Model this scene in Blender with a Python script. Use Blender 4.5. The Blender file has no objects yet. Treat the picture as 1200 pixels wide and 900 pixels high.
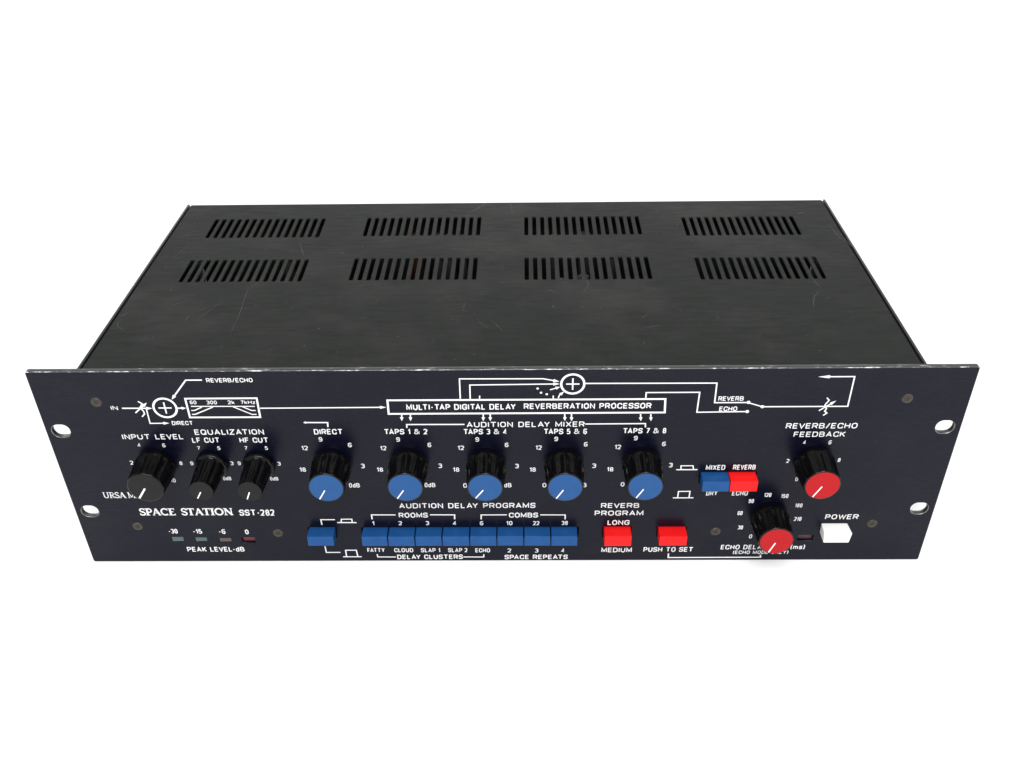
import bpy, bmesh, math, random
from mathutils import Matrix, Vector
random.seed(7)
scene = bpy.context.scene
COL = scene.collection
MM = 0.001                       # tables below are in millimetres, the scene is in metres

# ------------------------------------------------------------------ camera
cam_data = bpy.data.cameras.new('camera')
cam_data.sensor_width = 36.0
cam_data.sensor_fit = 'HORIZONTAL'
cam_data.lens = 34.1744
cam_data.shift_x = 0.0019
cam_data.shift_y = 0.03915
cam_data.clip_start = 0.01
cam_data.clip_end = 100.0
cam = bpy.data.objects.new('camera', cam_data)
COL.objects.link(cam)
cam_rot = Matrix(((0.999868, 0.004666, 0.015542),
                  (0.009773, 0.591395, -0.806323),
                  (-0.012953, 0.806368, 0.591272)))
cam.matrix_world = Matrix.Translation((0.01316, -0.41013, 0.39954)) @ cam_rot.to_4x4()
scene.camera = cam

# ------------------------------------------------------------------ light: white studio, soft key above the camera
world = bpy.data.worlds.new('World')
scene.world = world
world.use_nodes = True
world.node_tree.nodes['Background'].inputs[0].default_value = (1.0, 1.0, 1.0, 1)
world.node_tree.nodes['Background'].inputs[1].default_value = 0.8

def area_lamp(name, loc, target, sx, sy, watts, colour=(1, 1, 1)):
    d = bpy.data.lights.new(name, 'AREA')
    d.shape = 'RECTANGLE'
    d.size, d.size_y, d.energy, d.color = sx, sy, watts, colour
    o = bpy.data.objects.new(name, d)
    COL.objects.link(o)
    o.location = loc
    o.rotation_euler = (Vector(target) - Vector(loc)).to_track_quat('-Z', 'Y').to_euler()
    return o
area_lamp('key_softbox', (0.0, -1.35, 1.65), (0, 0.15, 0.05), 1.4, 0.9, 42)
area_lamp('flash', (0.02, -0.62, 1.25), (0, 0.0, 0.1), 0.016, 0.016, 1.2)
scene.view_settings.view_transform = 'Standard'
scene.view_settings.look = 'None'
scene.view_settings.exposure = 0.0
scene.view_settings.gamma = 1.0

# ------------------------------------------------------------------ materials
def material(name, colour, rough=0.5, metal=0.0, spec=0.5, bump=None, vary=None, aniso=None, coat=0.0):
    """bump=(scale_xyz, strength, distance); vary=(scale_xyz, amount) makes the base colour uneven"""
    m = bpy.data.materials.new(name)
    m.use_nodes = True
    nt = m.node_tree
    b = nt.nodes['Principled BSDF']
    b.inputs['Base Color'].default_value = (*colour, 1)
    b.inputs['Roughness'].default_value = rough
    b.inputs['Metallic'].default_value = metal
    b.inputs['Specular IOR Level'].default_value = spec
    b.inputs['Coat Weight'].default_value = coat
    tc = nt.nodes.new('ShaderNodeTexCoord')
    def noise(scale, detail=4.0, rough_=0.6):
        mp = nt.nodes.new('ShaderNodeMapping')
        mp.inputs['Scale'].default_value = scale
        nt.links.new(tc.outputs['Object'], mp.inputs['Vector'])
        n = nt.nodes.new('ShaderNodeTexNoise')
        n.inputs['Scale'].default_value = 1.0
        n.inputs['Detail'].default_value = detail
        n.inputs['Roughness'].default_value = rough_
        nt.links.new(mp.outputs[0], n.inputs['Vector'])
        return n.outputs['Fac']
    if vary:
        r = nt.nodes.new('ShaderNodeMapRange')
        r.inputs['From Min'].default_value = 0.3
        r.inputs['From Max'].default_value = 0.7
        r.inputs['To Min'].default_value = 1 - vary[1]
        r.inputs['To Max'].default_value = 1 + vary[1]
        nt.links.new(noise(vary[0]), r.inputs['Value'])
        mul = nt.nodes.new('ShaderNodeVectorMath')
        mul.operation = 'SCALE'
        mul.inputs[0].default_value = colour
        nt.links.new(r.outputs[0], mul.inputs['Scale'])
        nt.links.new(mul.outputs[0], b.inputs['Base Color'])
        rr = nt.nodes.new('ShaderNodeMapRange')
        rr.inputs['From Min'].default_value = 0.3
        rr.inputs['From Max'].default_value = 0.7
        rr.inputs['To Min'].default_value = rough * 0.88
        rr.inputs['To Max'].default_value = min(1.0, rough * 1.12)
        nt.links.new(noise(tuple(s * 0.37 for s in vary[0])), rr.inputs['Value'])
        nt.links.new(rr.outputs[0], b.inputs['Roughness'])
    if bump:
        bp = nt.nodes.new('ShaderNodeBump')
        bp.inputs['Strength'].default_value = bump[1]
        bp.inputs['Distance'].default_value = bump[2]
        nt.links.new(noise(bump[0], 3.0), bp.inputs['Height'])
        nt.links.new(bp.outputs[0], b.inputs['Normal'])
    return m

def worn_material(name, dark, bright, scale, lo, hi, rough=0.4, metal=0.0):
    """paint rubbed through to bright aluminium in irregular chips along an edge"""
    m = material(name, dark, rough)
    nt = m.node_tree
    b = nt.nodes['Principled BSDF']
    tc = nt.nodes.new('ShaderNodeTexCoord')
    mp = nt.nodes.new('ShaderNodeMapping')
    mp.inputs['Scale'].default_value = scale
    nt.links.new(tc.outputs['Object'], mp.inputs['Vector'])
    n = nt.nodes.new('ShaderNodeTexNoise')
    n.inputs['Scale'].default_value = 1.0
    n.inputs['Detail'].default_value = 6.0
    n.inputs['Roughness'].default_value = 0.72
    nt.links.new(mp.outputs[0], n.inputs['Vector'])
    r = nt.nodes.new('ShaderNodeMapRange')
    r.inputs['From Min'].default_value = lo
    r.inputs['From Max'].default_value = hi
    nt.links.new(n.outputs['Fac'], r.inputs['Value'])
    mx = nt.nodes.new('ShaderNodeMix')
    mx.data_type = 'RGBA'
    mx.inputs[6].default_value = (*dark, 1)
    mx.inputs[7].default_value = (*bright, 1)
    nt.links.new(r.outputs[0], mx.inputs[0])
    nt.links.new(mx.outputs[2], b.inputs['Base Color'])
    return m

M = {}
M['panel'] = material('black_anodised_panel', (0.0019, 0.0021, 0.0085), 0.27, spec=0.19,
                      bump=((350, 900, 4200), 0.10, 0.0002), vary=((60, 60, 900), 0.25))
M['cover'] = material('brushed_black_cover', (0.0062, 0.0078, 0.0064), 0.52, spec=0.15,
                      bump=((110, 4200, 900), 0.045, 0.0002), vary=((160, 900, 60), 0.05))
def add_dust(m, scale, dust, lo, hi):
    """cloudy rubbed and dusty patches over an existing base colour"""
    nt = m.node_tree
    b = nt.nodes['Principled BSDF']
    src = b.inputs['Base Color'].links[0].from_socket
    tc = nt.nodes.new('ShaderNodeTexCoord')
    mp = nt.nodes.new('ShaderNodeMapping')
    mp.inputs['Scale'].default_value = scale
    nt.links.new(tc.outputs['Object'], mp.inputs['Vector'])
    n = nt.nodes.new('ShaderNodeTexNoise')
    n.inputs['Scale'].default_value = 1.0
    n.inputs['Detail'].default_value = 9.0
    n.inputs['Roughness'].default_value = 0.68
    nt.links.new(mp.outputs[0], n.inputs['Vector'])
    r = nt.nodes.new('ShaderNodeMapRange')
    r.inputs['From Min'].default_value = lo
    r.inputs['From Max'].default_value = hi
    nt.links.new(n.outputs['Fac'], r.inputs['Value'])
    mx = nt.nodes.new('ShaderNodeMix')
    mx.data_type = 'RGBA'
    mx.inputs[7].default_value = (*dust, 1)
    nt.links.new(r.outputs[0], mx.inputs[0])
    nt.links.new(src, mx.inputs[6])
    nt.links.new(mx.outputs[2], b.inputs['Base Color'])
add_dust(M['cover'], (13, 16, 13), (0.026, 0.026, 0.024), 0.47, 0.78)
add_dust(M['panel'], (16, 16, 20), (0.006, 0.0065, 0.011), 0.50, 0.80)
M['case'] = material('black_case', (0.014, 0.015, 0.014), 0.42, bump=((300, 300, 300), 0.1, 0.0002))
M['gap'] = material('dark_interior', (0.004, 0.004, 0.004), 0.8, spec=0.2)
M['worn'] = worn_material('rubbed_front_edge', (0.075, 0.075, 0.08), (0.85, 0.85, 0.86), (150, 600, 900), 0.515, 0.625, 0.35)
M['scuff'] = worn_material('scuffed_top_edge', (0.026, 0.026, 0.028), (0.42, 0.42, 0.40), (160, 500, 800), 0.57, 0.72, 0.4)
M['bare'] = worn_material('worn_hole_wall', (0.022, 0.021, 0.02), (0.60, 0.59, 0.56), (160, 1500, 160), 0.55, 0.68, 0.35)
M['hole_wall'] = material('worn_hole_chamfer', (0.2, 0.195, 0.185), 0.35, metal=0.9, vary=((220, 220, 220), 0.8))
M['ink'] = material('white_silkscreen_ink', (0.74, 0.74, 0.74), 0.55, vary=((700, 700, 700), 0.05))
M['knob'] = material('black_glossy_plastic', (0.0022, 0.0022, 0.0024), 0.21, spec=0.24)
M['cap_blue'] = material('blue_cap', (0.0145, 0.072, 0.212), 0.45, spec=0.18, vary=((300, 300, 300), 0.05))
M['cap_red'] = material('red_cap', (0.385, 0.0065, 0.0095), 0.45, spec=0.16, vary=((300, 300, 300), 0.04))
M['cap_grey'] = material('dark_grey_cap', (0.0072, 0.0076, 0.0070), 0.5, spec=0.19, vary=((300, 300, 300), 0.10))
M['pointer'] = material('white_pointer', (0.85, 0.85, 0.85), 0.5)
M['btn_blue'] = material('blue_button_plastic', (0.009, 0.065, 0.212), 0.4, spec=0.18, vary=((160, 160, 160), 0.10), bump=((180, 180, 180), 0.06, 0.0002))
M['btn_red'] = material('red_button_plastic', (0.78, 0.010, 0.011), 0.42, spec=0.16, vary=((160, 160, 160), 0.04))
M['btn_white'] = material('white_button_plastic', (0.90, 0.90, 0.87), 0.4, spec=0.4)
M['screw'] = material('aged_brown_screw', (0.050, 0.041, 0.027), 0.42, metal=0.4, vary=((700, 700, 700), 0.45))
M['screw_slot'] = material('dark_screw_recess', (0.012, 0.010, 0.008), 0.6)
M['led_green'] = material('unlit_green_lens', (0.055, 0.092, 0.088), 0.3, vary=((500, 500, 900), 0.18))
M['led_amber'] = material('unlit_amber_lens', (0.075, 0.056, 0.043), 0.35, vary=((500, 500, 900), 0.18))
M['led_red'] = material('unlit_red_lens', (0.115, 0.020, 0.024), 0.35, vary=((500, 500, 900), 0.25))
M['led_power'] = material('dusty_red_power_lens', (0.050, 0.018, 0.020), 0.4, vary=((900, 500, 900), 0.5))
M['scratch'] = material('pale_scratch', (0.062, 0.060, 0.055), 0.5, vary=((300, 300, 300), 0.5))
M['paper'] = material('white_backdrop_paper', (0.94, 0.94, 0.94), 0.85, spec=0.2)
M['board'] = material('brown_circuit_board', (0.010, 0.008, 0.005), 0.6, vary=((90, 90, 90), 0.5))
M['cap_orange'] = material('orange_capacitor', (0.10, 0.032, 0.012), 0.5)
M['cap_silver'] = material('grey_capacitor', (0.09, 0.09, 0.09), 0.4)

# ------------------------------------------------------------------ helpers
def link(name, mesh, mats, parent=None, label=None):
    o = bpy.data.objects.new(name, mesh)
    COL.objects.link(o)
    for m in (mats if isinstance(mats, (list, tuple)) else [mats]):
        mesh.materials.append(M[m])
    if parent is not None:
        o.parent = parent
    if label:
        o['label'] = label
    return o

def finish(bm, name):
    bm.normal_update()
    me = bpy.data.meshes.new(name)
    bm.to_mesh(me)
    bm.free()
    return me

def box_bm(bm, x0, x1, y0, y1, z0, z1, bevel=0.0, seg=2):
    """box in mm, edges rounded by `bevel`"""
    r = bmesh.ops.create_cube(bm, size=1.0)
    vs = r['verts']
    bmesh.ops.transform(bm, verts=vs, matrix=Matrix.Translation(((x0 + x1) / 2, (y0 + y1) / 2, (z0 + z1) / 2)) @
                        Matrix.Diagonal((x1 - x0, y1 - y0, z1 - z0, 1)))
    if bevel:
        es = list({e for v in vs for e in v.link_edges})
        bmesh.ops.bevel(bm, geom=es, offset=bevel, segments=seg, profile=0.6, affect='EDGES')

def to_metres(bm):
    bmesh.ops.scale(bm, vec=(MM, MM, MM), verts=bm.verts)

def smooth(me, angle=35):
    for p in me.polygons:
        p.use_smooth = True
    me.set_sharp_from_angle(angle=math.radians(angle))

def box_mesh(name, *a, **k):
    bm = bmesh.new()
    box_bm(bm, *a, **k)
    to_metres(bm)
    me = finish(bm, name)
    smooth(me, 50)
    return me

def plate(name, outline, holes, thick, bevel, remap):
    """a flat plate with real openings: a filled 2D curve given thickness and a bevelled rim, turned into a mesh"""
    cu = bpy.data.curves.new(name, 'CURVE')
    cu.dimensions = '2D'
    cu.fill_mode = 'BOTH'
    cu.extrude = thick / 2 - bevel
    cu.bevel_depth = bevel
    cu.bevel_resolution = 0
    cu.offset = -bevel
    for pts in [outline] + holes:
        sp = cu.splines.new('POLY')
        sp.points.add(len(pts) - 1)
        for p, (x, y) in zip(sp.points, pts):
            p.co = (x, y, 0, 1)
        sp.use_cyclic_u = True
    tmp = bpy.data.objects.new(name, cu)
    COL.objects.link(tmp)
    dg = bpy.context.evaluated_depsgraph_get()
    me = bpy.data.meshes.new_from_object(tmp.evaluated_get(dg))
    me.name = name
    bpy.data.objects.remove(tmp)
    bpy.data.curves.remove(cu)
    bm = bmesh.new()
    bm.from_mesh(me)
    bmesh.ops.remove_doubles(bm, verts=bm.verts, dist=1e-4)
    for v in bm.verts:
        v.co = Vector(remap(*v.co)) * MM
    bmesh.ops.recalc_face_normals(bm, faces=bm.faces)
    bm.to_mesh(me)
    bm.free()
    me.materials.clear()
    return me

def rounded_rect(x0, x1, y0, y1, r, n=5):
    out = []
    for cx, cy, a0 in ((x1 - r, y1 - r, 0), (x0 + r, y1 - r, 90), (x0 + r, y0 + r, 180), (x1 - r, y0 + r, 270)):
        for k in range(n + 1):
            a = math.radians(a0 + 90 * k / n)
            out.append((cx + r * math.cos(a), cy + r * math.sin(a)))
    return out

# ------------------------------------------------------------------ backdrop
prof = [(-2.5, 0.0), (1.1, 0.0)]
for k in range(1, 13):
    a = math.radians(90 * k / 12)
    prof.append((1.1 + 0.5 * math.sin(a), 0.5 - 0.5 * math.cos(a)))
prof.append((1.6, 2.2))
bm = bmesh.new()
rows = [[bm.verts.new((x, y, z)) for x in (-2.6, 2.6)] for y, z in prof]
for a, b in zip(rows, rows[1:]):
    bm.faces.new((a[0], a[1], b[1], b[0]))
me = finish(bm, 'backdrop')
for p in me.polygons:
    p.use_smooth = True
bd = link('backdrop', me, 'paper')
bd['kind'] = 'structure'

# ------------------------------------------------------------------ the rack unit
unit = bpy.data.objects.new('rack_unit', None)
COL.objects.link(unit)
unit['label'] = 'black rack mount audio effects unit with blue and red knobs, on a white surface'
unit['category'] = 'rack unit'

HW, HH, TH = 240.5, 132.9, 3.2           # front panel: half width, height, thickness
ZT, BW, BY = 130.4, 216.9, 212.6          # case: top, half width, back

# --- front panel with its openings
SLOTS = [(-232.4, 95.5), (-232.2, 39.2), (232.1, 95.6), (232.0, 39.3)]
BUTTON_OPENINGS = [(-110.6, -94.9, 18.6, 26.6), (-80.2, 43.1, 18.2, 26.3), (56.9, 73.1, 18.2, 26.4), (87.7, 104.2, 18.5, 26.2),
                   (107.8, 138.4, 58.0, 65.9), (179.9, 194.6, 20.6, 28.2)]
LED_OPENINGS = [(-190.5, -183.6, 15.9, 19.4, 'led_green', 'teal green lens under -30'), (-177.0, -170.1, 15.9, 19.0, 'led_green', 'teal green lens under -15'),
                (-163.1, -156.1, 15.5, 18.5, 'led_amber', 'brown amber lens under -6'), (-150.1, -142.5, 14.8, 18.8, 'led_red', 'dark red lens under 0'),
                (168.2, 176.9, 15.3, 19.4, 'led_power', 'dark red power lens beside the white button')]
holes = [rounded_rect(x - 4.8, x + 4.8, z - 4.1, z + 4.1, 3.9, 10) for x, z in SLOTS]
holes += [rounded_rect(a, b, c, d, 0.5, 2) for a, b, c, d in BUTTON_OPENINGS]
holes += [rounded_rect(a, b, c, d, 0.4, 2) for a, b, c, d, _, _ in LED_OPENINGS]
me = plate('front_panel', rounded_rect(-HW, HW, 0, HH, 1.2, 3), holes, TH, 0.32, lambda x, y, z: (x, TH / 2 - z, y))
panel = link('front_panel', me, ['panel', 'worn', 'scuff', 'bare', 'hole_wall'], unit)
for p in me.polygons:
    n, c = p.normal, p.center / MM
    p.material_index = 0
    if abs(n.y) > 0.95:
        continue
    if c.z > HH - 0.6:
        p.material_index = 2 if n.z > 0.95 or n.y > 0 else 1
    elif any(abs(c.x - x) < 6 and abs(c.z - z) < 5 for x, z in SLOTS):
        p.material_index = 3 if abs(n.y) < 0.2 else 4

# --- screws
SCREWS = [(-208.7, 114.1), (-207.9, 27.8), (-128.5, 22.3), (121.0, 22.5), (208.2, 28.2), (208.5, 113.8)]
def screw_mesh():
    bm = bmesh.new()
    n = 28
    rings = []
    for r, y in ((2.7, -0.02), (2.55, -0.2), (1.8, -0.4), (1.0, -0.44)):
        rings.append([bm.verts.new((r * math.cos(2 * math.pi * k / n), y, r * math.sin(2 * math.pi * k / n))) for k in range(n)])
    for a, b in zip(rings, rings[1:]):
        for k in range(n):
            bm.faces.new((a[k], a[(k + 1) % n], b[(k + 1) % n], b[k]))
    bm.faces.new(rings[-1])
    m0 = len(bm.faces)
    for w, l, y in ((0.46, 1.5, -0.50), (1.5, 0.46, -0.51), (0.75, 0.75, -0.52)):
        v = [bm.verts.new((sx * w, y, sz * l)) for sx, sz in ((-1, -1), (1, -1), (1, 1), (-1, 1))]
        f = bm.faces.new(v)
        f.material_index = 1
    v = [bm.verts.new((3.0 * math.cos(2 * math.pi * k / n), -0.012, 3.0 * math.sin(2 * math.pi * k / n))) for k in range(n)]
    f = bm.faces.new(v)
    f.material_index = 1
    bmesh.ops.recalc_face_normals(bm, faces=bm.faces)
    to_metres(bm)
    me = finish(bm, 'screw')
    me.materials.append(M['screw'])
    me.materials.append(M['screw_slot'])
    return me
sm = screw_mesh()
for i, (x, z) in enumerate(SCREWS):
    o = bpy.data.objects.new('screw', sm)
    COL.objects.link(o)
    o.parent = panel
    o.location = (x * MM, 0, z * MM)
    o.rotation_euler = (0, random.uniform(0, 3), 0)

# --- printing
TEXT_Y = -0.06
TEXTS = [
    ('IN', -202.0, -198.4, 110.4, 2.5, 's'), ('REVERB/ECHO', -148.9, -125.2, 127.3, 2.6, 's'), ('DIRECT', -172.3, -161.2, 100.5, 2.6, 's'),
    ('60', -160.1, -156.7, 113.7, 2.2, 's'), ('300', -151.4, -146.1, 113.6, 2.2, 's'), ('2k', -140.4, -136.9, 113.6, 2.3, 's'),
    ('7kHz', -133.7, -126.2, 113.6, 2.2, 's'), ('MULTI-TAP DIGITAL DELAY', -48.3, 8.3, 110.0, 3.6, 'm'), ('REVERBERATION PROCESSOR', 12.5, 78.2, 110.2, 3.5, 'm'),
    ('REVERB', 112.1, 125.1, 114.4, 2.8, 'si'), ('ECHO', 113.3, 122.6, 108.0, 2.8, 'si'), ('REVERB/ECHO', 149.3, 186.5, 96.8, 3.5, 'wi'),
    ('FEEDBACK', 154.2, 181.3, 91.3, 3.4, 'wi'), ('DIRECT', -98.3, -83.1, 94.4, 3.5, 'm'), ('EQUALIZATION', -161.6, -124.8, 94.5, 3.5, 'w'),
    ('LF CUT', -164.0, -149.3, 89.2, 3.4, 'm'), ('HF CUT', -138.7, -123.3, 89.1, 3.4, 'm'), ('INPUT LEVEL', -200.8, -168.2, 91.6, 3.4, 'w'),
    ('TAPS 1 & 2', -61.2, -38.4, 94.2, 3.5, 'm'), ('TAPS 3 & 4', -19.4, 3.5, 94.0, 3.5, 'm'), ('TAPS 5 & 6', 22.9, 45.6, 93.9, 3.5, 'm'),
    ('TAPS 7 & 8', 64.5, 87.2, 94.1, 3.5, 'm'), ('AUDITION DELAY MIXER', -17.5, 44.2, 98.6, 3.4, 'w'), ('AUDITION DELAY PROGRAMS', -57.4, 18.6, 42.6, 3.7, 'w'),
    ('ROOMS', -58.2, -41.9, 35.6, 3.6, 'm'), ('COMBS', 3.8, 20.1, 35.4, 3.6, 'm'), ('FATTY', -78.6, -68.5, 8.8, 3.2, 's'),
    ('CLOUD', -63.0, -52.0, 8.7, 3.2, 's'), ('SLAP 1', -47.5, -36.4, 8.6, 3.2, 's'), ('SLAP 2', -31.8, -20.6, 8.6, 3.2, 's'),
    ('ECHO', -16.0, -7.5, 8.4, 3.2, 's'), ('DELAY CLUSTERS', -61.7, -23.5, 3.3, 3.5, 'm'), ('SPACE REPEATS', 0.9, 37.5, 3.0, 3.5, 'm'),
    ('MIXED', 110.5, 121.0, 69.2, 3.4, 'si'), ('REVERB', 125.1, 137.4, 69.3, 3.4, 'si'), ('DRY', 112.6, 118.9, 51.1, 3.4, 'si'),
    ('ECHO', 126.8, 135.6, 51.0, 3.4, 'si'), ('REVERB', 55.2, 76.4, 42.3, 3.5, 'w'), ('PROGRAM', 51.9, 79.1, 36.7, 3.6, 'w'),
    ('LONG', 59.4, 71.7, 29.6, 3.6, 'm'), ('MEDIUM', 56.8, 74.4, 8.4, 3.6, 'm'), ('PUSH TO SET', 81.0, 109.7, 8.7, 3.6, 'mi'),
    ('ECHO DELAY TIME (ms)', 125.3, 173.5, 10.4, 3.5, 'wi'), ('(ECHO MODE ONLY)', 132.8, 164.6, 6.3, 2.6, 'wi'), ('POWER', 181.0, 199.5, 33.4, 3.6, 'wi'),
    ('-30', -191.1, -185.9, 24.0, 3.4, 's'), ('-15', -177.1, -171.9, 23.8, 3.4, 's'), ('-6', -162.4, -158.5, 23.6, 3.4, 's'),
    ('0', -147.2, -145.2, 23.3, 3.4, 's'), ('PEAK LEVEL-dB', -183.3, -150.0, 9.8, 3.7, 'm'), ('SST-282', -147.9, -128.1, 37.9, 4.5, 's'),
    ('2', -200.9, -199.2, 74.1, 2.6, 's'), ('4', -193.9, -192.3, 86.1, 2.5, 's'), ('6', -180.7, -179.1, 85.8, 2.5, 's'),
    ('8', -174.1, -172.5, 73.6, 2.6, 's'), ('10', -181.6, -178.8, 61.6, 2.7, 's'), ('0', -201.5, -199.9, 62.2, 2.7, 's'),
    ('9', -168.2, -166.6, 73.5, 2.5, 's'), ('7', -162.4, -160.8, 83.9, 2.4, 's'), ('5', -151.5, -149.9, 83.8, 2.4, 's'),
    ('3', -146.4, -144.8, 73.4, 2.5, 's'), ('0dB', -152.4, -147.9, 62.8, 2.5, 's'), ('9', -142.4, -140.8, 73.4, 2.5, 's'),
    ('7', -137.0, -135.4, 83.8, 2.4, 's'), ('5', -126.0, -124.4, 83.7, 2.4, 's'), ('3', -120.9, -119.2, 73.0, 2.5, 's'),
    ('0dB', -126.6, -122.1, 62.5, 2.5, 's'), ('9', -96.4, -94.5, 89.4, 2.9, 's'), ('12', -106.4, -103.0, 83.6, 2.9, 's'),
    ('18', -109.5, -106.1, 68.8, 3.0, 's'), ('6', -81.3, -79.3, 85.5, 2.9, 's'), ('3', -75.8, -73.8, 71.2, 3.0, 's'),
    ('0dB', -83.8, -77.9, 57.6, 3.1, 's'), ('9', -55.2, -53.3, 89.1, 2.9, 's'), ('12', -64.3, -61.0, 83.3, 2.9, 's'),
    ('18', -67.5, -64.1, 68.6, 3.0, 's'), ('6', -38.8, -36.9, 85.3, 2.9, 's'), ('3', -33.9, -31.9, 71.1, 3.0, 's'),
    ('0dB', -42.2, -36.3, 57.6, 3.1, 's'), ('9', -13.2, -11.3, 88.9, 2.9, 's'), ('12', -22.9, -19.5, 83.3, 2.9, 's'),
    ('18', -26.1, -22.7, 68.4, 3.0, 's'), ('6', 2.3, 4.2, 85.1, 2.9, 's'), ('3', 7.6, 9.6, 70.7, 3.0, 's'),
    ('0dB', -0.5, 5.5, 57.3, 3.1, 's'), ('9', 28.6, 30.5, 89.0, 2.9, 's'), ('12', 18.6, 21.9, 83.2, 2.9, 's'),
    ('18', 15.4, 18.8, 68.2, 3.0, 's'), ('6', 44.3, 46.2, 85.3, 2.9, 's'), ('3', 49.2, 51.3, 70.7, 3.0, 's'),
    ('0dB', 40.7, 46.6, 57.2, 3.1, 's'), ('9', 70.6, 72.5, 89.3, 2.9, 's'), ('12', 60.7, 64.0, 83.4, 2.9, 's'),
    ('18', 57.3, 60.7, 68.2, 3.0, 's'), ('6', 85.7, 87.6, 85.3, 2.9, 's'), ('3', 90.5, 92.5, 70.9, 3.0, 's'),
    ('0dB', 81.8, 87.7, 57.2, 3.1, 's'), ('0', 65.3, 67.3, 57.6, 3.0, 's'), ('0', 22.5, 24.6, 57.2, 3.0, 's'),
    ('0', -21.0, -18.9, 57.2, 3.1, 's'), ('4', 160.0, 161.6, 86.0, 2.5, 'si'), ('6', 173.4, 175.0, 85.9, 2.6, 'si'),
    ('2', 153.1, 154.7, 73.5, 2.6, 'si'), ('8', 180.4, 182.0, 74.0, 2.6, 'si'), ('0', 159.9, 161.5, 60.8, 2.7, 'si'),
    ('10', 180.1, 182.9, 61.6, 2.7, 'si'), ('0', 140.4, 142.2, 18.7, 3.0, 'si'), ('30', 133.2, 136.1, 25.6, 2.9, 'si'),
    ('60', 131.7, 134.5, 36.4, 2.9, 'si'), ('90', 136.7, 139.6, 45.2, 2.8, 'si'), ('120', 144.6, 148.6, 49.6, 2.8, 'si'),
    ('150', 154.0, 158.1, 48.8, 2.8, 'si'), ('180', 162.8, 166.9, 41.9, 2.8, 'si'), ('210', 163.9, 168.0, 31.9, 2.9, 'si'),
    ('1', -73.8, -72.6, 29.6, 3.0, 's'), ('2', -58.8, -56.9, 29.6, 3.0, 's'), ('3', -43.4, -41.5, 29.6, 3.0, 's'),
    ('4', -28.0, -26.0, 29.5, 3.0, 's'), ('6', -12.7, -10.8, 29.4, 3.0, 's'), ('10', 2.2, 5.7, 29.4, 3.0, 's'),
    ('22', 17.4, 20.9, 29.3, 3.0, 's'), ('38', 33.5, 37.0, 29.4, 3.0, 's'), ('2', 2.7, 4.7, 8.2, 3.1, 's'),
    ('3', 18.4, 20.4, 8.1, 3.1, 's'), ('4', 33.7, 35.6, 8.1, 3.1, 's'),
]
TITLES = [('URSA MAJOR', -221.7, -191.2, 51.2, 4.2), ('SPACE STATION', -204.2, -151.4, 38.8, 5.1)]
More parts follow.
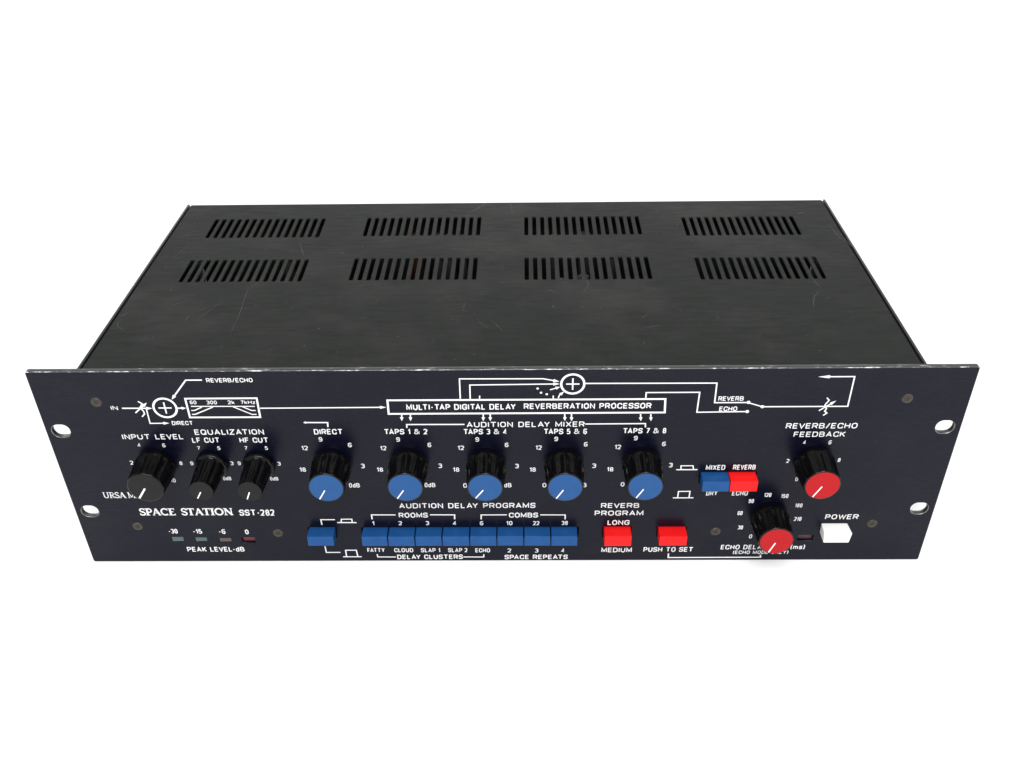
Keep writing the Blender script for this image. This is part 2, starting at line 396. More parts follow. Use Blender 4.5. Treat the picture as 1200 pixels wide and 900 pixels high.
LINES = [
    (0.84, [(-196.2, 110.2), (-180.3, 110.1)], 1),
    (0.84, [(-151.0, 127.5), (-159.3, 127.5), (-169.1, 115.5)], 1),
    (0.84, [(-167.3, 110.1), (-162.7, 110.1)], 1),
    (0.76, [(-186.9, 114.5), (-185.0, 113.0), (-186.7, 110.5), (-185.4, 108.2), (-185.3, 106.5), (-187.0, 104.7)], 0),
    (0.77, [(-189.9, 107.2), (-182.4, 113.7)], 1),
    (0.72, [(-183.6, 110.0), (-183.8, 100.4), (-173.6, 100.5)], 1),
    (0.62, [(-160.0, 111.2), (-126.8, 111.0)], 0),
    (0.66, [(-160.4, 108.6), (-158.7, 108.6), (-154.4, 110.7)], 0),
    (0.68, [(-160.5, 106.1), (-158.8, 106.1), (-148.7, 110.7)], 0),
    (0.66, [(-138.1, 110.8), (-129.1, 105.9), (-126.7, 105.9)], 0),
    (0.66, [(-133.2, 110.8), (-128.9, 108.4), (-126.8, 108.4)], 0),
    (0.75, [(-124.2, 109.8), (-58.7, 110.0)], 1),
    (0.73, [(-20.1, 115.1), (-20.0, 127.4), (22.4, 127.2), (30.7, 125.4)], 1),
    (0.73, [(-15.0, 115.0), (-14.9, 123.6), (30.8, 124.0)], 1),
    (0.69, [(-10.2, 115.0), (-10.1, 117.0)], 0),
    (0.7, [(27.6, 114.8), (27.6, 116.8)], 0),
    (0.66, [(25.9, 120.4), (31.1, 122.2)], 1),
    (0.7, [(30.2, 115.2), (30.7, 117.0), (33.0, 119.2)], 1),
    (0.79, [(43.6, 124.2), (110.3, 124.0), (110.5, 111.9), (127.7, 111.9)], 0),
    (0.77, [(75.0, 114.5), (75.0, 118.4), (102.2, 118.4), (102.0, 105.9), (127.9, 106.2)], 0),
    (0.69, [(127.9, 111.7), (135.3, 109.2)], 0),
    (0.77, [(135.3, 109.2), (179.0, 109.2), (179.0, 127.5), (160.6, 127.5)], 2),
    (0.75, [(167.4, 114.6), (168.8, 113.1), (167.2, 110.1), (168.4, 107.7), (167.7, 106.2), (169.1, 105.0), (167.4, 103.5)], 0),
    (0.75, [(164.7, 106.5), (172.5, 112.8)], 1),
    (0.81, [(-90.5, 97.5), (-90.3, 100.4), (-103.1, 100.5)], 1),
    (0.81, [(-18.6, 98.8), (-48.9, 98.9), (-49.0, 96.7)], 0),
    (0.79, [(44.5, 98.7), (75.9, 98.8), (76.1, 96.4)], 0),
    (0.76, [(-51.0, 105.7), (-51.3, 101.2)], 1),
    (0.75, [(-46.5, 105.7), (-46.7, 101.1)], 1),
    (0.75, [(-8.6, 105.5), (-8.7, 100.9)], 1),
    (0.77, [(-5.0, 105.4), (-5.0, 100.9)], 1),
    (0.77, [(33.7, 105.2), (33.9, 100.7)], 1),
    (0.77, [(37.2, 105.2), (37.4, 100.6)], 1),
    (0.77, [(73.0, 105.0), (73.4, 100.4)], 1),
    (0.77, [(78.3, 104.9), (78.7, 100.4)], 1),
    (0.77, [(-60.0, 35.9), (-73.5, 36.0), (-73.5, 32.7)], 0),
    (0.77, [(-40.6, 35.9), (-26.7, 35.8), (-26.9, 32.5)], 0),
    (0.77, [(2.6, 35.7), (-11.8, 35.7), (-11.9, 32.4)], 0),
    (0.75, [(21.4, 35.6), (35.4, 35.5), (35.4, 32.2)], 0),
    (0.75, [(-73.2, 5.6), (-73.0, 3.4), (-62.5, 3.3)], 0),
    (0.75, [(-23.1, 3.2), (-11.3, 3.1), (-11.2, 5.2)], 0),
    (0.74, [(-102.4, 28.6), (-102.6, 32.5), (-94.6, 32.5)], 0),
    (0.75, [(-102.8, 12.1), (-102.6, 7.1), (-94.4, 7.1)], 0),
    (0.82, [(-93.5, 30.3), (-82.6, 30.2)], 0),
    (0.72, [(-91.3, 30.3), (-90.9, 32.8), (-85.0, 32.8), (-85.0, 30.4)], 0),
    (0.75, [(-93.3, 3.6), (-82.4, 3.6)], 0),
    (0.75, [(-91.2, 3.8), (-91.2, 8.8), (-85.0, 8.8), (-84.6, 3.8)], 0),
    (0.78, [(94.7, 67.8), (106.2, 67.8)], 0),
    (0.69, [(97.3, 67.8), (97.0, 70.5), (103.5, 70.5), (104.0, 67.7)], 0),
    (0.7, [(94.6, 47.8), (105.9, 47.8)], 0),
    (0.7, [(97.2, 47.8), (97.3, 52.4), (103.6, 52.5), (103.5, 47.9)], 0),
    (0.83, [(95.7, 5.6), (95.8, 2.3), (149.2, 2.4), (148.8, 4.3)], 0),
]
FRAMES = [(1.0, [(-161.98, 116.11), (-124.96, 116.15), (-125.1, 104.12), (-161.95, 104.17)]), (1.05, [(-57.68, 114.4), (85.06, 114.37), (85.4, 105.88), (-57.76, 105.81)])]
DOTS = [(19.58, 121.28), (21.34, 118.69), (24.27, 117.72), (127.81, 112.03), (127.91, 106.22), (135.26, 109.25)]
SCRATCHES = [[(-210.5, 57.9), (-211.3, 53.3), (-209.7, 48.6), (-204.7, 44.9)], [(-203.0, 134.4), (-200.6, 142.6), (-198.3, 149.8)], [(-203.4, 132.0), (-198.1, 131.9)], [(-25.0, 194.3), (-17.9, 202.4), (-11.9, 211.5)], [(-25.0, 194.3), (-19.3, 178.2), (-17.5, 161.5)], [(181.6, 84.9), (176.7, 77.0), (173.5, 65.3)], [(181.4, 98.4), (183.1, 86.9)], [(77.7, 44.2), (82.4, 45.5), (87.6, 46.8)], [(77.3, 54.3), (81.6, 59.8)], [(-147.9, 92.7), (-146.1, 67.6), (-146.0, 41.5)], [(-21.1, 65.9), (-20.0, 73.7)], [(-22.0, 65.0), (-19.0, 63.0)], [(-5.5, 53.5), (1.7, 41.6)], [(3.7, 219.0), (5.1, 193.7)], [(-206.2, 162.3), (-201.7, 166.0)], [(-212.2, 58.9), (-209.3, 64.6)], [(-174.3, 54.7), (-173.5, 60.3)], [(194.0, 190.1), (198.3, 192.0)], [(47.1, 84.8), (49.9, 91.9), (50.0, 102.5)], [(-128.2, 151.0), (-122.8, 133.1)], [(-140.9, 154.9), (-134.1, 162.3)], [(-187.4, 72.0), (-178.3, 77.8)], [(-167.9, 57.4), (-158.7, 77.6)], [(211.7, 163.7), (215.8, 139.2)], [(208.9, 173.9), (211.2, 151.3)], [(25.6, 89.2), (32.8, 83.0)], [(-12.5, 52.6), (-6.7, 45.2)]]
RINGS = [((-173.7, 110.3), 5.95), ((37.4, 123.9), 5.85)]

# strokes of ink, each a hair above the one before
layer = [TEXT_Y]
def poly(bm, pts, y=None):
    if y is None:
        layer[0] -= 0.0006
        y = layer[0]
    bm.faces.new([bm.verts.new((x, y, z)) for x, z in pts])

def stroke(bm, pts, w, closed=False, step=0.0006):
    layer[0] -= step
    y = layer[0]
    P = [Vector(p) for p in pts]
    n = len(P)
    left, right = [], []
    for i in range(n):
        a = P[i - 1] if (i > 0 or closed) else None
        b = P[(i + 1) % n] if (i < n - 1 or closed) else None
        d1 = (P[i] - a).normalized() if a is not None else None
        d2 = (b - P[i]).normalized() if b is not None else None
        if d1 is None: d1 = d2
        if d2 is None: d2 = d1
        nrm = Vector((-d1.y - d2.y, d1.x + d2.x))
        nrm = nrm.normalized() if nrm.length > 1e-6 else Vector((-d1.y, d1.x))
        k = min(2.2, 1 / max(0.3, nrm.dot(Vector((-d1.y, d1.x)))))
        left.append(P[i] + nrm * w / 2 * k)
        right.append(P[i] - nrm * w / 2 * k)
    lv = [bm.verts.new((p.x, y, p.y)) for p in left]
    rv = [bm.verts.new((p.x, y, p.y)) for p in right]
    for i in range(n if closed else n - 1):
        j = (i + 1) % n
        bm.faces.new((lv[i], lv[j], rv[j], rv[i]))

def arrow_head(bm, a, b, length, width):
    a, b = Vector(a), Vector(b)
    d = (b - a).normalized()
    s = Vector((-d.y, d.x))
    base = b - d * length
    poly(bm, [b, base + s * width / 2, base - s * width / 2])


# words: square-shouldered capitals drawn as strokes; a third value of 1 rounds that corner
_O = [([(0, 0, 1), (0, 1, 1), (1, 1, 1), (1, 0, 1)], True)]
LETTER = {
    'A': (0.74, [([(0, 0), (0.5, 1), (1, 0)], False), ([(0.2, 0.3), (0.8, 0.3)], False)]),
    'B': (0.66, [([(0, 0), (0, 1), (0.92, 1, 1), (0.92, 0.53, 1), (0, 0.53)], False), ([(0, 0.53), (1, 0.53, 1), (1, 0, 1), (0, 0)], False)]),
    'C': (0.66, [([(1, 0.68), (1, 1, 1), (0, 1, 1), (0, 0, 1), (1, 0, 1), (1, 0.32)], False)]),
    'D': (0.68, [([(0, 0), (0, 1), (1, 1, 1), (1, 0, 1)], True)]),
    'E': (0.58, [([(1, 1), (0, 1), (0, 0), (1, 0)], False), ([(0, 0.52), (0.9, 0.52)], False)]),
    'F': (0.56, [([(1, 1), (0, 1), (0, 0)], False), ([(0, 0.5), (0.88, 0.5)], False)]),
    'G': (0.70, [([(1, 0.72), (1, 1, 1), (0, 1, 1), (0, 0, 1), (1, 0, 1), (1, 0.46), (0.55, 0.46)], False)]),
    'H': (0.68, [([(0, 0), (0, 1)], False), ([(1, 0), (1, 1)], False), ([(0, 0.5), (1, 0.5)], False)]),
    'I': (0.0, [([(0, 0), (0, 1)], False)]),
    'K': (0.66, [([(0, 0), (0, 1)], False), ([(1, 1), (0.08, 0.46)], False), ([(0.3, 0.6), (1, 0)], False)]),
    'L': (0.52, [([(0, 1), (0, 0), (1, 0)], False)]),
    'M': (0.84, [([(0, 0), (0, 1), (0.5, 0.15), (1, 1), (1, 0)], False)]),
    'N': (0.68, [([(0, 0), (0, 1), (1, 0), (1, 1)], False)]),
    'O': (0.70, _O), '0': (0.50, _O),
    'P': (0.62, [([(0, 0), (0, 1), (1, 1, 1), (1, 0.44, 1), (0, 0.44)], False)]),
    'Q': (0.70, _O + [([(0.6, 0.32), (1.04, -0.06)], False)]),
    'R': (0.66, [([(0, 0), (0, 1), (1, 1, 1), (1, 0.46, 1), (0, 0.46)], False), ([(0.6, 0.46), (1, 0)], False)]),
    'S': (0.62, [([(1, 0.74), (1, 1, 1), (0, 1, 1), (0, 0.52, 1), (1, 0.52, 1), (1, 0, 1), (0, 0, 1), (0, 0.26)], False)]),
    'T': (0.76, [([(0, 1), (1, 1)], False), ([(0.5, 1), (0.5, 0)], False)]),
    'U': (0.68, [([(0, 1), (0, 0, 1), (1, 0, 1), (1, 1)], False)]),
    'V': (0.72, [([(0, 1), (0.5, 0), (1, 1)], False)]),
    'W': (1.05, [([(0, 1), (0.25, 0), (0.5, 0.9), (0.75, 0), (1, 1)], False)]),
    'X': (0.68, [([(0, 0), (1, 1)], False), ([(0, 1), (1, 0)], False)]),
    'Y': (0.70, [([(0, 1), (0.5, 0.45), (1, 1)], False), ([(0.5, 0.5), (0.5, 0)], False)]),
    'Z': (0.64, [([(0, 1), (1, 1), (0, 0), (1, 0)], False)]),
    '1': (0.22, [([(0, 0.74), (1, 1), (1, 0)], False)]),
    '2': (0.50, [([(0, 0.82), (0, 1, 1), (1, 1, 1), (1, 0.55, 1), (0, 0), (1, 0)], False)]),
    '3': (0.50, [([(0, 0.88), (0.06, 1, 1), (1, 1, 1), (1, 0.53, 1), (0.35, 0.53)], False), ([(0.35, 0.53), (1, 0.53, 1), (1, 0, 1), (0.06, 0, 1), (0, 0.12)], False)]),
    '4': (0.54, [([(0.72, 0), (0.72, 1), (0, 0.26), (1, 0.26)], False)]),
    '5': (0.50, [([(0.92, 1), (0.1, 1), (0.02, 0.54), (1, 0.6, 1), (1, 0, 1), (0, 0, 1), (0, 0.14)], False)]),
    '6': (0.50, [([(1, 0.86), (1, 1, 1), (0, 1, 1), (0, 0, 1), (1, 0, 1), (1, 0.56, 1), (0, 0.56)], False)]),
    '7': (0.50, [([(0, 1), (1, 1), (0.3, 0)], False)]),
    '8': (0.50, [([(0.06, 0.53, 1), (0.06, 1, 1), (0.94, 1, 1), (0.94, 0.53, 1)], True), ([(0, 0, 1), (0, 0.53, 1), (1, 0.53, 1), (1, 0, 1)], True)]),
    '9': (0.50, [([(0, 0.14), (0, 0, 1), (1, 0, 1), (1, 1, 1), (0, 1, 1), (0, 0.44, 1), (1, 0.44)], False)]),
    '&': (0.92, [([(1, 0), (0.12, 0.80), (0.16, 1, 1), (0.62, 1, 1), (0.62, 0.70, 1), (0, 0.40, 1), (0, 0, 1), (0.60, 0, 1), (1, 0.52)], False)]),
    '/': (0.40, [([(0, -0.05), (1, 1.05)], False)]),
    '-': (0.26, [([(0, 0.42), (1, 0.42)], False)]),
    '(': (0.14, [([(1, 1.08), (0, 0.8), (0, 0.12), (1, -0.1)], False)]),
    ')': (0.14, [([(0, 1.08), (1, 0.8), (1, 0.12), (0, -0.1)], False)]),
    'd': (0.48, [([(1, 0), (1, 1)], False), ([(1, 0.66), (0, 0.66, 1), (0, 0, 1), (1, 0)], False)]),
    'k': (0.46, [([(0, 0), (0, 1)], False), ([(0.95, 0.68), (0.1, 0.28)], False), ([(0.36, 0.42), (1, 0)], False)]),
    'z': (0.42, [([(0, 0.66), (1, 0.66), (0, 0), (1, 0)], False)]),
    'm': (0.86, [([(0, 0), (0, 0.66), (1, 0.66, 1), (1, 0)], False), ([(0.5, 0.66), (0.5, 0)], False)]),
    's': (0.48, [([(1, 0.5), (1, 0.68, 1), (0, 0.68, 1), (0, 0.35, 1), (1, 0.35, 1), (1, 0, 1), (0, 0, 1), (0, 0.16)], False)]),
}
KERN = {'LT': -0.20, 'LA': 0.04, 'TA': -0.17, 'AT': -0.17, 'AP': 0.0, 'AY': -0.17, 'LD': -0.04, 'AV': -0.16, 'PA': -0.14, 'FA': -0.14, 'TT': -0.04, 'TY': -0.04,
        'L-': -0.08, 'VE': -0.06, 'EV': -0.06, 'WE': -0.04, 'CK': -0.03, 'LI': -0.03, 'LO': -0.08, 'LE': -0.03}
def rounded_path(pts, closed, r):
    """pts = (x, z, round?) in mm -> polyline with its flagged corners rounded to radius r at most"""
    n = len(pts)
    out = []
    for i, p in enumerate(pts):
        P = Vector(p[:2])
        if not p[2] or (not closed and i in (0, n - 1)):
            out.append(tuple(P))
            continue
        A, Bv = Vector(pts[i - 1][:2]), Vector(pts[(i + 1) % n][:2])
        la, lb = (A - P).length, (Bv - P).length
        q = min(r, la * 0.5, lb * 0.5)
        a, b = P + (A - P) * (q / la), P + (Bv - P) * (q / lb)
        for k in range(5):
            t = k / 4
            out.append(tuple(a * (1 - t) ** 2 + P * (2 * t * (1 - t) * 0.94) + b * t ** 2 + (a + b) * (t * (1 - t) * 0.06)))
    return out

def add_text(bm, text, x0, x1, zmid, h, style):
    kind = style[0]
    t = {'s': 0.168, 'm': 0.172, 'w': 0.16}[kind] * h
    gap = {'s': 0.16, 'm': 0.17, 'w': 0.20}[kind]
    rad = {'s': 0.30, 'm': 0.36, 'w': 0.30}[kind] * h
    slant = 0.03 if 'i' in style else 0.0
    fixed = sum(t for c in text if c != ' ')                 # every letter is its strokes' width plus its body
    flex = sum(0.42 if c == ' ' else LETTER[c][0] for c in text) + gap * (len(text) - 1) + sum(KERN.get(text[i:i + 2], 0.0) for i in range(len(text)))
    sx = (x1 - x0 - slant * h - fixed) / flex
    x = x0
    z0 = zmid - h / 2
    for i, c in enumerate(text):
        if c == ' ':
            x += (0.42 + gap) * sx
            continue
        w, paths = LETTER[c]
        layer[0] = TEXT_Y
        for pts, closed in paths:
            P = []
            for p in pts:
                z = t / 2 + p[1] * (h - t)
                P.append((x + t / 2 + p[0] * w * sx + slant * z, z0 + z, len(p) > 2))
            stroke(bm, rounded_path(P, closed, rad), t * (0.74 if c == '&' else 0.88 if c in '8B' else 1.0), closed, 0.003)
        x += t + (w + gap + KERN.get(text[i:i + 2], 0.0)) * sx

bm = bmesh.new()
for t in TEXTS:
    add_text(bm, *t)
layer[0] = TEXT_Y - 0.02

# ruled lines, arrows, frames and rings
groups = {}
def diagram(name):
    if name not in groups:
        groups[name] = bmesh.new()
    return groups[name]
for i, (w, pts, head) in enumerate(LINES):
    lbm = diagram('signal_diagram' if i < 35 else 'press_symbol.%d' % ((i - 43) // 2) if 43 <= i < 51 else 'bracket_line.%d' % i)
    pts = [tuple(p) for p in pts]
    if head:
        L, Wd = (3.2, 1.9) if head == 1 else (6.0, 1.9)
        a, b = Vector(pts[-2]), Vector(pts[-1])
        if (b - a).length < 8:
            L = 2.4
        if i == 24:
            L, Wd = 1.4, 1.7
        arrow_head(lbm, a, b, L, Wd)
        pts[-1] = tuple(b - (b - a).normalized() * (L * 0.7))
    stroke(lbm, pts, w * 0.92)
lbm = diagram('signal_diagram')
for w, pts in FRAMES:
    stroke(lbm, pts, w, True)
for (cx, cz), r in RINGS:
    stroke(lbm, [(cx + r * math.cos(2 * math.pi * k / 48), cz + r * math.sin(2 * math.pi * k / 48)) for k in range(48)], 1.15, True)
    stroke(lbm, [(cx - r * 0.58, cz), (cx + r * 0.58, cz)], 0.75)
    stroke(lbm, [(cx, cz - r * 0.6), (cx, cz + r * 0.6)], 0.75)
for i, (x, z) in enumerate(DOTS):
    r = 0.62 if i < 3 else 0.95
    poly(lbm, [(x + r * math.cos(2 * math.pi * k / 14), z + r * math.sin(2 * math.pi * k / 14)) for k in range(14)])

# --- printing: the two flared serif titles, drawn stroke by stroke on a unit-height body
def arc(cx, cy, rx, ry, a0, a1, n=12):
    return [(cx + rx * math.cos(math.radians(a0 + (a1 - a0) * k / n)), cy + ry * math.sin(math.radians(a0 + (a1 - a0) * k / n))) for k in range(n + 1)]
B, S = 0.19, 0.10                       # thick and thin strokes
def stem(x, y0=0.0, y1=1.0, w=B, serif=0.13):
    out = [([(x, y0), (x, y1)], w)]
    for y in (y0, y1):
        if serif:
            yy = y + (0.035 if y < 0.5 else -0.035)
            out.append(([(x - w / 2 - serif, yy), (x + w / 2 + serif, yy)], 0.07))
    return out
GLYPH = {
    'S': (0.62, [(arc(0.33, 0.74, 0.24, 0.22, 25, 255), 0.13), ([(0.25, 0.535), (0.42, 0.45)], 0.2), (arc(0.30, 0.26, 0.25, 0.22, 60, -160), 0.14),
                 ([(0.545, 0.70), (0.545, 0.96)], 0.06), ([(0.05, 0.05), (0.05, 0.30)], 0.06)]),
    'P': (0.70, stem(0.2) + [([(0.2, 0.95), (0.40, 0.95)] + arc(0.42, 0.70, 0.22, 0.25, 90, -90) + [(0.26, 0.45)], 0.13)]),
    'A': (0.86, [([(0.10, 0.03), (0.42, 0.97)], S), ([(0.40, 0.98), (0.74, 0.03)], B), ([(0.24, 0.33), (0.60, 0.33)], 0.08),
                 ([(-0.02, 0.035), (0.24, 0.035)], 0.07), ([(0.60, 0.035), (0.90, 0.035)], 0.07)]),
    'C': (0.84, [(arc(0.46, 0.5, 0.36, 0.45, 42, 318, 24), 0.15), ([(0.74, 0.68), (0.74, 0.96)], 0.06)]),
    'E': (0.70, stem(0.2) + [([(0.2, 0.95), (0.62, 0.95)], 0.1), ([(0.2, 0.51), (0.52, 0.51)], 0.1), ([(0.2, 0.05), (0.66, 0.05)], 0.1),
                             ([(0.61, 0.76), (0.61, 1.0)], 0.06), ([(0.65, 0.0), (0.65, 0.25)], 0.06)]),
    'T': (0.78, [([(0.38, 0.0), (0.38, 0.95)], B), ([(0.02, 0.95), (0.74, 0.95)], 0.1), ([(0.035, 0.74), (0.035, 1.0)], 0.06),
                 ([(0.725, 0.74), (0.725, 1.0)], 0.06), ([(0.18, 0.035), (0.58, 0.035)], 0.07)]),
    'I': (0.42, stem(0.2)),
    'O': (0.96, [(arc(0.47, 0.5, 0.38, 0.45, 0, 360, 28)[:-1], 0.16, True)]),
    'N': (0.94, stem(0.17, w=0.1) + stem(0.78, w=0.1, serif=0.1) + [([(0.14, 0.97), (0.80, 0.03)], B)]),
    'U': (0.86, [([(0.18, 0.97), (0.18, 0.32)] + arc(0.44, 0.32, 0.26, 0.28, 180, 360) + [(0.70, 0.97)], 0.13),
                 ([(0.02, 0.965), (0.34, 0.965)], 0.07), ([(0.58, 0.965), (0.84, 0.965)], 0.07)]),
    'R': (0.78, stem(0.2, w=0.14) + [([(0.2, 0.95), (0.40, 0.95)] + arc(0.42, 0.72, 0.20, 0.23, 90, -90) + [(0.26, 0.49)], 0.1), ([(0.38, 0.50), (0.72, 0.02)], 0.14)]),
    'M': (1.06, stem(0.16, w=0.1, serif=0.08) + stem(0.88, w=0.14, serif=0.08) + [([(0.15, 0.97), (0.52, 0.1)], 0.13), ([(0.52, 0.1), (0.88, 0.97)], 0.1)]),
    'J': (0.44, [([(0.22, 0.97), (0.22, 0.1), (0.14, -0.12), (0.02, -0.16)], 0.14), ([(0.06, 0.965), (0.38, 0.965)], 0.07)]),
    ' ': (0.62, []),
}
def serif_text(bm, text, x0, x1, zmid, h, weight, space):
    wd = lambda c: space if c == ' ' else GLYPH[c][0]
    tot = sum(wd(c) for c in text)
    sx = (x1 - x0) / tot
    x = x0
    for c in text:
        w, strokes = wd(c), GLYPH[c][1]
        for s in strokes:
            pts = [(x + px * sx, zmid - h / 2 + py * h) for px, py in s[0]]
            stroke(bm, pts, s[1] * h * weight, len(s) > 2)
        x += w * sx
for (t, x0, x1, zm, h), wt, sp in zip(TITLES, (0.85, 1.2), (0.26, 0.62)):
    serif_text(bm, t, x0, x1, zm, h, wt, sp)
bmesh.ops.recalc_face_normals(bm, faces=bm.faces)
to_metres(bm)
link('lettering', finish(bm, 'lettering'), 'ink', panel)
for name, lbm in groups.items():
    bmesh.ops.recalc_face_normals(lbm, faces=lbm.faces)
    to_metres(lbm)
    name = name.split('.')[0]
    link(name, finish(lbm, name), 'ink', panel)

# --- indicator lenses, sunk in their openings
for a, b, c, d, mat, lab in LED_OPENINGS:
    sink = 1.5 if mat in ('led_red', 'led_power') else 0.15
    me = box_mesh('indicator_light', a + 0.15, b - 0.15, sink, TH - 0.3, c + 0.15, d - 0.15, bevel=0.2)
    link('indicator_light', me, mat, unit, lab)

# --- push buttons
def button(x0, x1, z0, z1, prot, mat, label, flare=0.0):
    bm = bmesh.new()
    box_bm(bm, x0, x1, -prot, TH - 0.1, z0, z1)
    xm = (x0 + x1) / 2
    if flare:
        for v in bm.verts:
            if v.co.y < 0 and v.co.z > (z0 + z1) / 2:
                v.co.x = xm + (v.co.x - xm) * flare
    bmesh.ops.bevel(bm, geom=list(bm.edges), offset=0.35, segments=3, profile=0.6, affect='EDGES')
    to_metres(bm)
    me = finish(bm, 'push_button')
    smooth(me, 40)
    return link('push_button', me, mat, unit, label)
button(-110.1, -95.4, 19.2, 26.1, 7.5, 'btn_blue', 'single blue button standing apart at the left of the row')
row_names = ['FATTY', 'CLOUD', 'SLAP 1', 'SLAP 2', 'ECHO', '2', '3', '4']
row_x = [-79.7, -64.7, -49.35, -34.0, -18.45, -3.1, 12.1, 27.3, 42.5]
for k in range(8):
    button(row_x[k] + 0.32, row_x[k + 1] - 0.32, 18.7, 25.8, 7.4 + random.uniform(-0.12, 0.12), 'btn_blue', 'blue row button above the word ' + row_names[k] if k < 5 else 'blue row button above the figure ' + row_names[k])
button(57.5, 72.6, 18.6, 25.9, 7.7, 'btn_red', 'red button above MEDIUM')
button(88.3, 103.7, 18.9, 25.7, 7.8, 'btn_red', 'red button above PUSH TO SET')
button(108.3, 122.75, 58.4, 65.4, 7.6, 'btn_blue', 'blue button under MIXED')
button(123.2, 137.9, 58.4, 65.4, 7.6, 'btn_red', 'red button under REVERB')
button(180.2, 194.3, 21.0, 28.0, 7.9, 'btn_white', 'white power button', flare=1.11)

# --- knobs
def knob_mesh(profile, ribs=12, per=10):
    """lathe with flutes: profile rows are (distance from panel, rib-top radius, flute depth)"""
    bm = bmesh.new()
    n = ribs * per
    rings = []
    for s, r, d in profile:
        ring = []
        for k in range(n):
            a = 2 * math.pi * k / n
            g = 0.5 - 0.5 * math.cos(ribs * a)
            rr = r - d * g ** 0.8
            ring.append(bm.verts.new((rr * math.sin(a), -s, rr * math.cos(a))))
        rings.append(ring)
    for a, b in zip(rings, rings[1:]):
        for k in range(n):
            bm.faces.new((a[k], a[(k + 1) % n], b[(k + 1) % n], b[k]))
    bm.faces.new(rings[-1])
    bmesh.ops.recalc_face_normals(bm, faces=bm.faces)
    to_metres(bm)
    me = finish(bm, 'knob')
    smooth(me, 55)
    return me

def cap_mesh(r, s):
    bm = bmesh.new()
    n = 64
    rings = []
    for rr, y in ((r, s - 0.4), (r, s - 0.05), (r - 0.12, s + 0.06), (r * 0.5, s + 0.09)):
        rings.append([bm.verts.new((rr * math.sin(2 * math.pi * k / n), -y, rr * math.cos(2 * math.pi * k / n))) for k in range(n)])
    for a, b in zip(rings, rings[1:]):
        for k in range(n):
            bm.faces.new((a[k], a[(k + 1) % n], b[(k + 1) % n], b[k]))
    bm.faces.new(rings[-1])
    bmesh.ops.recalc_face_normals(bm, faces=bm.faces)
    to_metres(bm)
    me = finish(bm, 'knob_cap')
    smooth(me, 30)
    return me

def pointer_mesh(ang, r0, r1, w, s):
    a = math.radians(ang)
    d, t = Vector((math.cos(a), math.sin(a))), Vector((-math.sin(a), math.cos(a)))
    bm = bmesh.new()
    lo, hi = [], []
    for p in (d * r0 - t * w / 2, d * r1 - t * w / 2, d * r1 + t * w / 2, d * r0 + t * w / 2):
        lo.append(bm.verts.new((p.x, -s + 0.1, p.y)))
        hi.append(bm.verts.new((p.x, -s - 0.16, p.y)))
    bm.faces.new(hi)
    for i in range(4):
        bm.faces.new((lo[i], lo[(i + 1) % 4], hi[(i + 1) % 4], hi[i]))
    bmesh.ops.recalc_face_normals(bm, faces=bm.faces)
    to_metres(bm)
    return finish(bm, 'pointer_line')

BIG = [(0.5, 10.3, 0), (3.2, 10.6, 0), (3.9, 10.8, 0.04), (4.5, 10.85, 0.3), (5.2, 10.85, 0.8), (6.0, 10.8, 1.05), (9, 10.5, 1.0), (14, 10.05, 1.0), (18.2, 9.85, 1.0),
       (19.0, 9.82, 0.8), (19.6, 9.72, 0.35), (20.0, 9.55, 0.08), (20.3, 9.25, 0.0), (20.45, 8.9, 0.0)]
SMALL = [(0.4, 8.4, 0), (1.0, 8.75, 0), (3.0, 8.75, 0), (3.6, 8.5, 0), (3.9, 8.1, 0), (4.0, 7.6, 0.05), (4.4, 7.55, 0.3), (5.2, 7.5, 0.75), (12, 7.1, 0.75),
         (20.8, 6.55, 0.75), (21.8, 6.5, 0.6), (22.4, 6.42, 0.25), (22.8, 6.3, 0.05), (22.95, 6.2, 0)]
big_me, small_me = knob_mesh(BIG), knob_mesh(SMALL, per=12)
CAPS = {'big': cap_mesh(8.85, 20.45), 'small': cap_mesh(6.15, 22.95)}
KNOBS = [(-186.4, 73.3, 'big', 'cap_grey', -124, 0.4, 8.3, 0.95, 'large black knob with grey cap under INPUT LEVEL'),
         (-156.3, 73.0, 'small', 'cap_grey', -120, 0.6, 5.4, 0.6, 'slim black knob under LF CUT'),
         (-130.9, 72.7, 'small', 'cap_grey', -112, 0.4, 5.5, 0.6, 'slim black knob under HF CUT'),
         (-91.2, 72.8, 'big', 'cap_blue', -120, 1.8, 8.6, 0.6, 'blue capped knob under DIRECT'),
         (-49.7, 72.8, 'big', 'cap_blue', -123, 2.0, 8.6, 0.6, 'blue capped knob under TAPS 1 & 2'),
         (-7.9, 72.5, 'big', 'cap_blue', -127, 1.8, 8.6, 0.6, 'blue capped knob under TAPS 3 & 4'),
         (33.9, 72.5, 'big', 'cap_blue', -122, 1.8, 8.6, 0.6, 'blue capped knob under TAPS 5 & 6'),
         (75.7, 72.8, 'big', 'cap_blue', -121, 1.8, 8.6, 0.6, 'blue capped knob under TAPS 7 & 8'),
         (167.5, 73.2, 'big', 'cap_red', -118, 0.6, 8.5, 0.6, 'red capped knob under REVERB/ECHO FEEDBACK'),
         (149.4, 33.9, 'big', 'cap_red', -112, 1.2, 8.6, 0.7, 'red capped knob for ECHO DELAY TIME')]
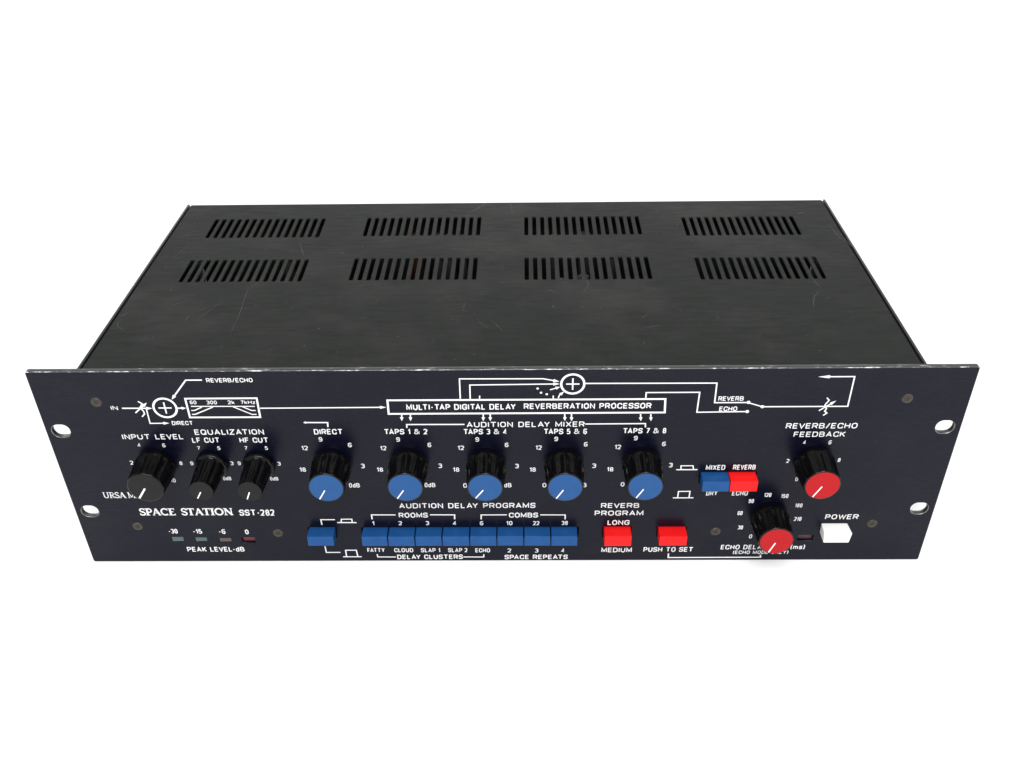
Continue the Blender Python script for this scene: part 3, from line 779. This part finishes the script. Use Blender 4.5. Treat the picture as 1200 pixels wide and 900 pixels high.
for x, z, size, cap, ang, r0, r1, w, lab in KNOBS:
    kb = big_me if size == 'big' else small_me
    if not kb.materials:
        kb.materials.append(M['knob'])
    k = bpy.data.objects.new('knob', kb)
    COL.objects.link(k)
    k.parent = unit
    k.location = (x * MM, 0, z * MM)
    k.rotation_euler = (0, -math.radians(ang + 122), 0)
    k['label'] = lab
    cme = CAPS[size].copy()
    link('knob_cap', cme, cap, k)
    s = 20.53 if size == 'big' else 23.03
    link('pointer_line', pointer_mesh(-122, r0, r1, w, s), 'pointer', k)

# --- case: top cover with eight grilles of fifteen slots
GRILLES = [(-190.1, -119.4, 160.0, 188.2), (-190.2, -119.9, 100.4, 128.6), (-89.0, -16.4, 161.2, 188.6), (-89.4, -16.6, 101.2, 129.4),
           (14.5, 87.0, 160.6, 188.0), (14.5, 87.0, 100.4, 128.8), (117.3, 187.6, 158.2, 185.8), (117.6, 188.4, 99.3, 127.2)]
slots = []
for x0, x1, y0, y1 in GRILLES:
    for k in range(15):
        x = x0 + (x1 - x0) * k / 14
        slots.append(rounded_rect(x - 1.22, x + 1.22, y0, y1, 0.9, 2))
CX = BW - 2.6
me = plate('top_cover', rounded_rect(-CX, CX, 3.5, BY - 0.9, 0.8, 3), slots, 1.5, 0.35, lambda x, y, z: (x, y, ZT - 0.75 + z))
cover = link('top_cover', me, ['cover', 'gap'], unit)
for p in me.polygons:
    c = p.center / MM
    if abs(p.normal.z) < 0.2 and abs(c.x) < CX - 3 and 20 < c.y < 200:
        p.material_index = 0

# thin marks rubbed and scratched into the cover
def in_slot(x, y, pad=2.5):
    return any(x0 - pad < x < x1 + pad and y0 - pad < y < y1 + pad for x0, x1, y0, y1 in GRILLES)
sb = bmesh.new()
def scratch(pts, w):
    P = []
    for a, b in zip(pts, pts[1:]):
        for k in range(6):
            t = k / 6
            P.append((a[0] + (b[0] - a[0]) * t + random.uniform(-0.25, 0.25), a[1] + (b[1] - a[1]) * t + random.uniform(-0.25, 0.25)))
    P.append(pts[-1])
    n = len(P)
    lv, rv = [], []
    for i in range(n):
        d = Vector(P[min(i + 1, n - 1)]) - Vector(P[max(i - 1, 0)])
        d = Vector((-d.y, d.x)).normalized() * w / 2 * (0.35 + 0.65 * math.sin(math.pi * (i + 0.5) / n)) * random.uniform(0.5, 1.2)
        lv.append(sb.verts.new((P[i][0] + d.x, P[i][1] + d.y, ZT + 0.03)))
        rv.append(sb.verts.new((P[i][0] - d.x, P[i][1] - d.y, ZT + 0.03)))
    for i in range(n - 1):
        if in_slot(*P[i], 0.3) or in_slot(*P[i + 1], 0.3):
            continue                         # no metal to scratch where the slots are
        sb.faces.new((lv[i], rv[i], rv[i + 1], lv[i + 1]))
for i, s in enumerate(SCRATCHES):
    scratch(s, 0.45 if i in (3, 17) else 0.24)
count = 0
while count < 90:                        # tiny nicks
    x, y = random.uniform(-210, 210), random.uniform(8, 208)
    if in_slot(x, y):
        continue
    a, l = random.uniform(0, math.pi), random.choice((0.5, 0.8, 1.2, 4, 7))
    if in_slot(x + l * math.cos(a), y + l * math.sin(a)):
        continue
    scratch([(x, y), (x + l * math.cos(a), y + l * math.sin(a))], 0.4 if l < 2 else 0.13)
    count += 1
bmesh.ops.recalc_face_normals(sb, faces=sb.faces)
to_metres(sb)
for f in sb.faces:
    f.material_index = 2
sb.from_mesh(cover.data)                 # the marks are part of the cover's own mesh
sb.to_mesh(cover.data)
sb.free()
cover.data.materials.append(M['scratch'])

# --- case: sides, back, floor, inner front plate
for s in (-1, 1):
    xa, xb = sorted((s * BW, s * (BW - 1.5)))
    link('side_panel', box_mesh('side_panel', xa, xb, 3.4, BY, 0.6, ZT + 0.1, bevel=0.5), 'case', unit)
link('rear_panel', box_mesh('rear_panel', -BW + 1.7, BW - 1.7, BY - 1.4, BY - 0.2, 0.6, ZT - 0.9, bevel=0.3), 'case', unit)
link('bottom_panel', box_mesh('bottom_panel', -BW + 1.7, BW - 1.7, 5.0, BY - 1.7, 0.6, 2.1, bevel=0.3), 'case', unit)
link('inner_plate', box_mesh('inner_plate', -BW + 1.7, BW - 1.7, 3.3, 4.6, 0.8, ZT - 1.8, bevel=0.2), 'gap', unit)

# --- what shows through the grilles: the board and a few capacitors
board = link('circuit_board', box_mesh('circuit_board', -205, 205, 20, 205, 76, 78, bevel=0.2), 'board', unit)
def can(x, y, r, h, mat):
    bm = bmesh.new()
    bmesh.ops.create_cone(bm, cap_ends=True, segments=20, radius1=r, radius2=r, depth=h,
                          matrix=Matrix.Translation((x, y, 78 + h / 2)))
    bmesh.ops.bevel(bm, geom=[e for e in bm.edges if abs(e.verts[0].co.z - e.verts[1].co.z) < 1e-6], offset=0.6, segments=2, affect='EDGES')
    to_metres(bm)
    me = finish(bm, 'capacitor')
    smooth(me, 40)
    link('capacitor', me, mat, board)
can(-61, 196, 4.5, 36, 'cap_orange')
for x, y, r, h, mt in ((-38, 198, 3.5, 15, 'cap_silver'), (-46, 195, 3, 17, 'cap_silver'), (-29, 197, 3, 15, 'cap_silver'), (33, 196, 3, 15, 'cap_silver'), (54, 195, 4, 17, 'cap_silver'),
                       (37, 132, 4, 15, 'cap_silver'), (-150, 196, 4, 13, 'cap_silver'), (74, 197, 4, 14, 'cap_silver'), (50, 136, 3.5, 16, 'cap_silver')):
    can(x, y, r, h + 20, mt)
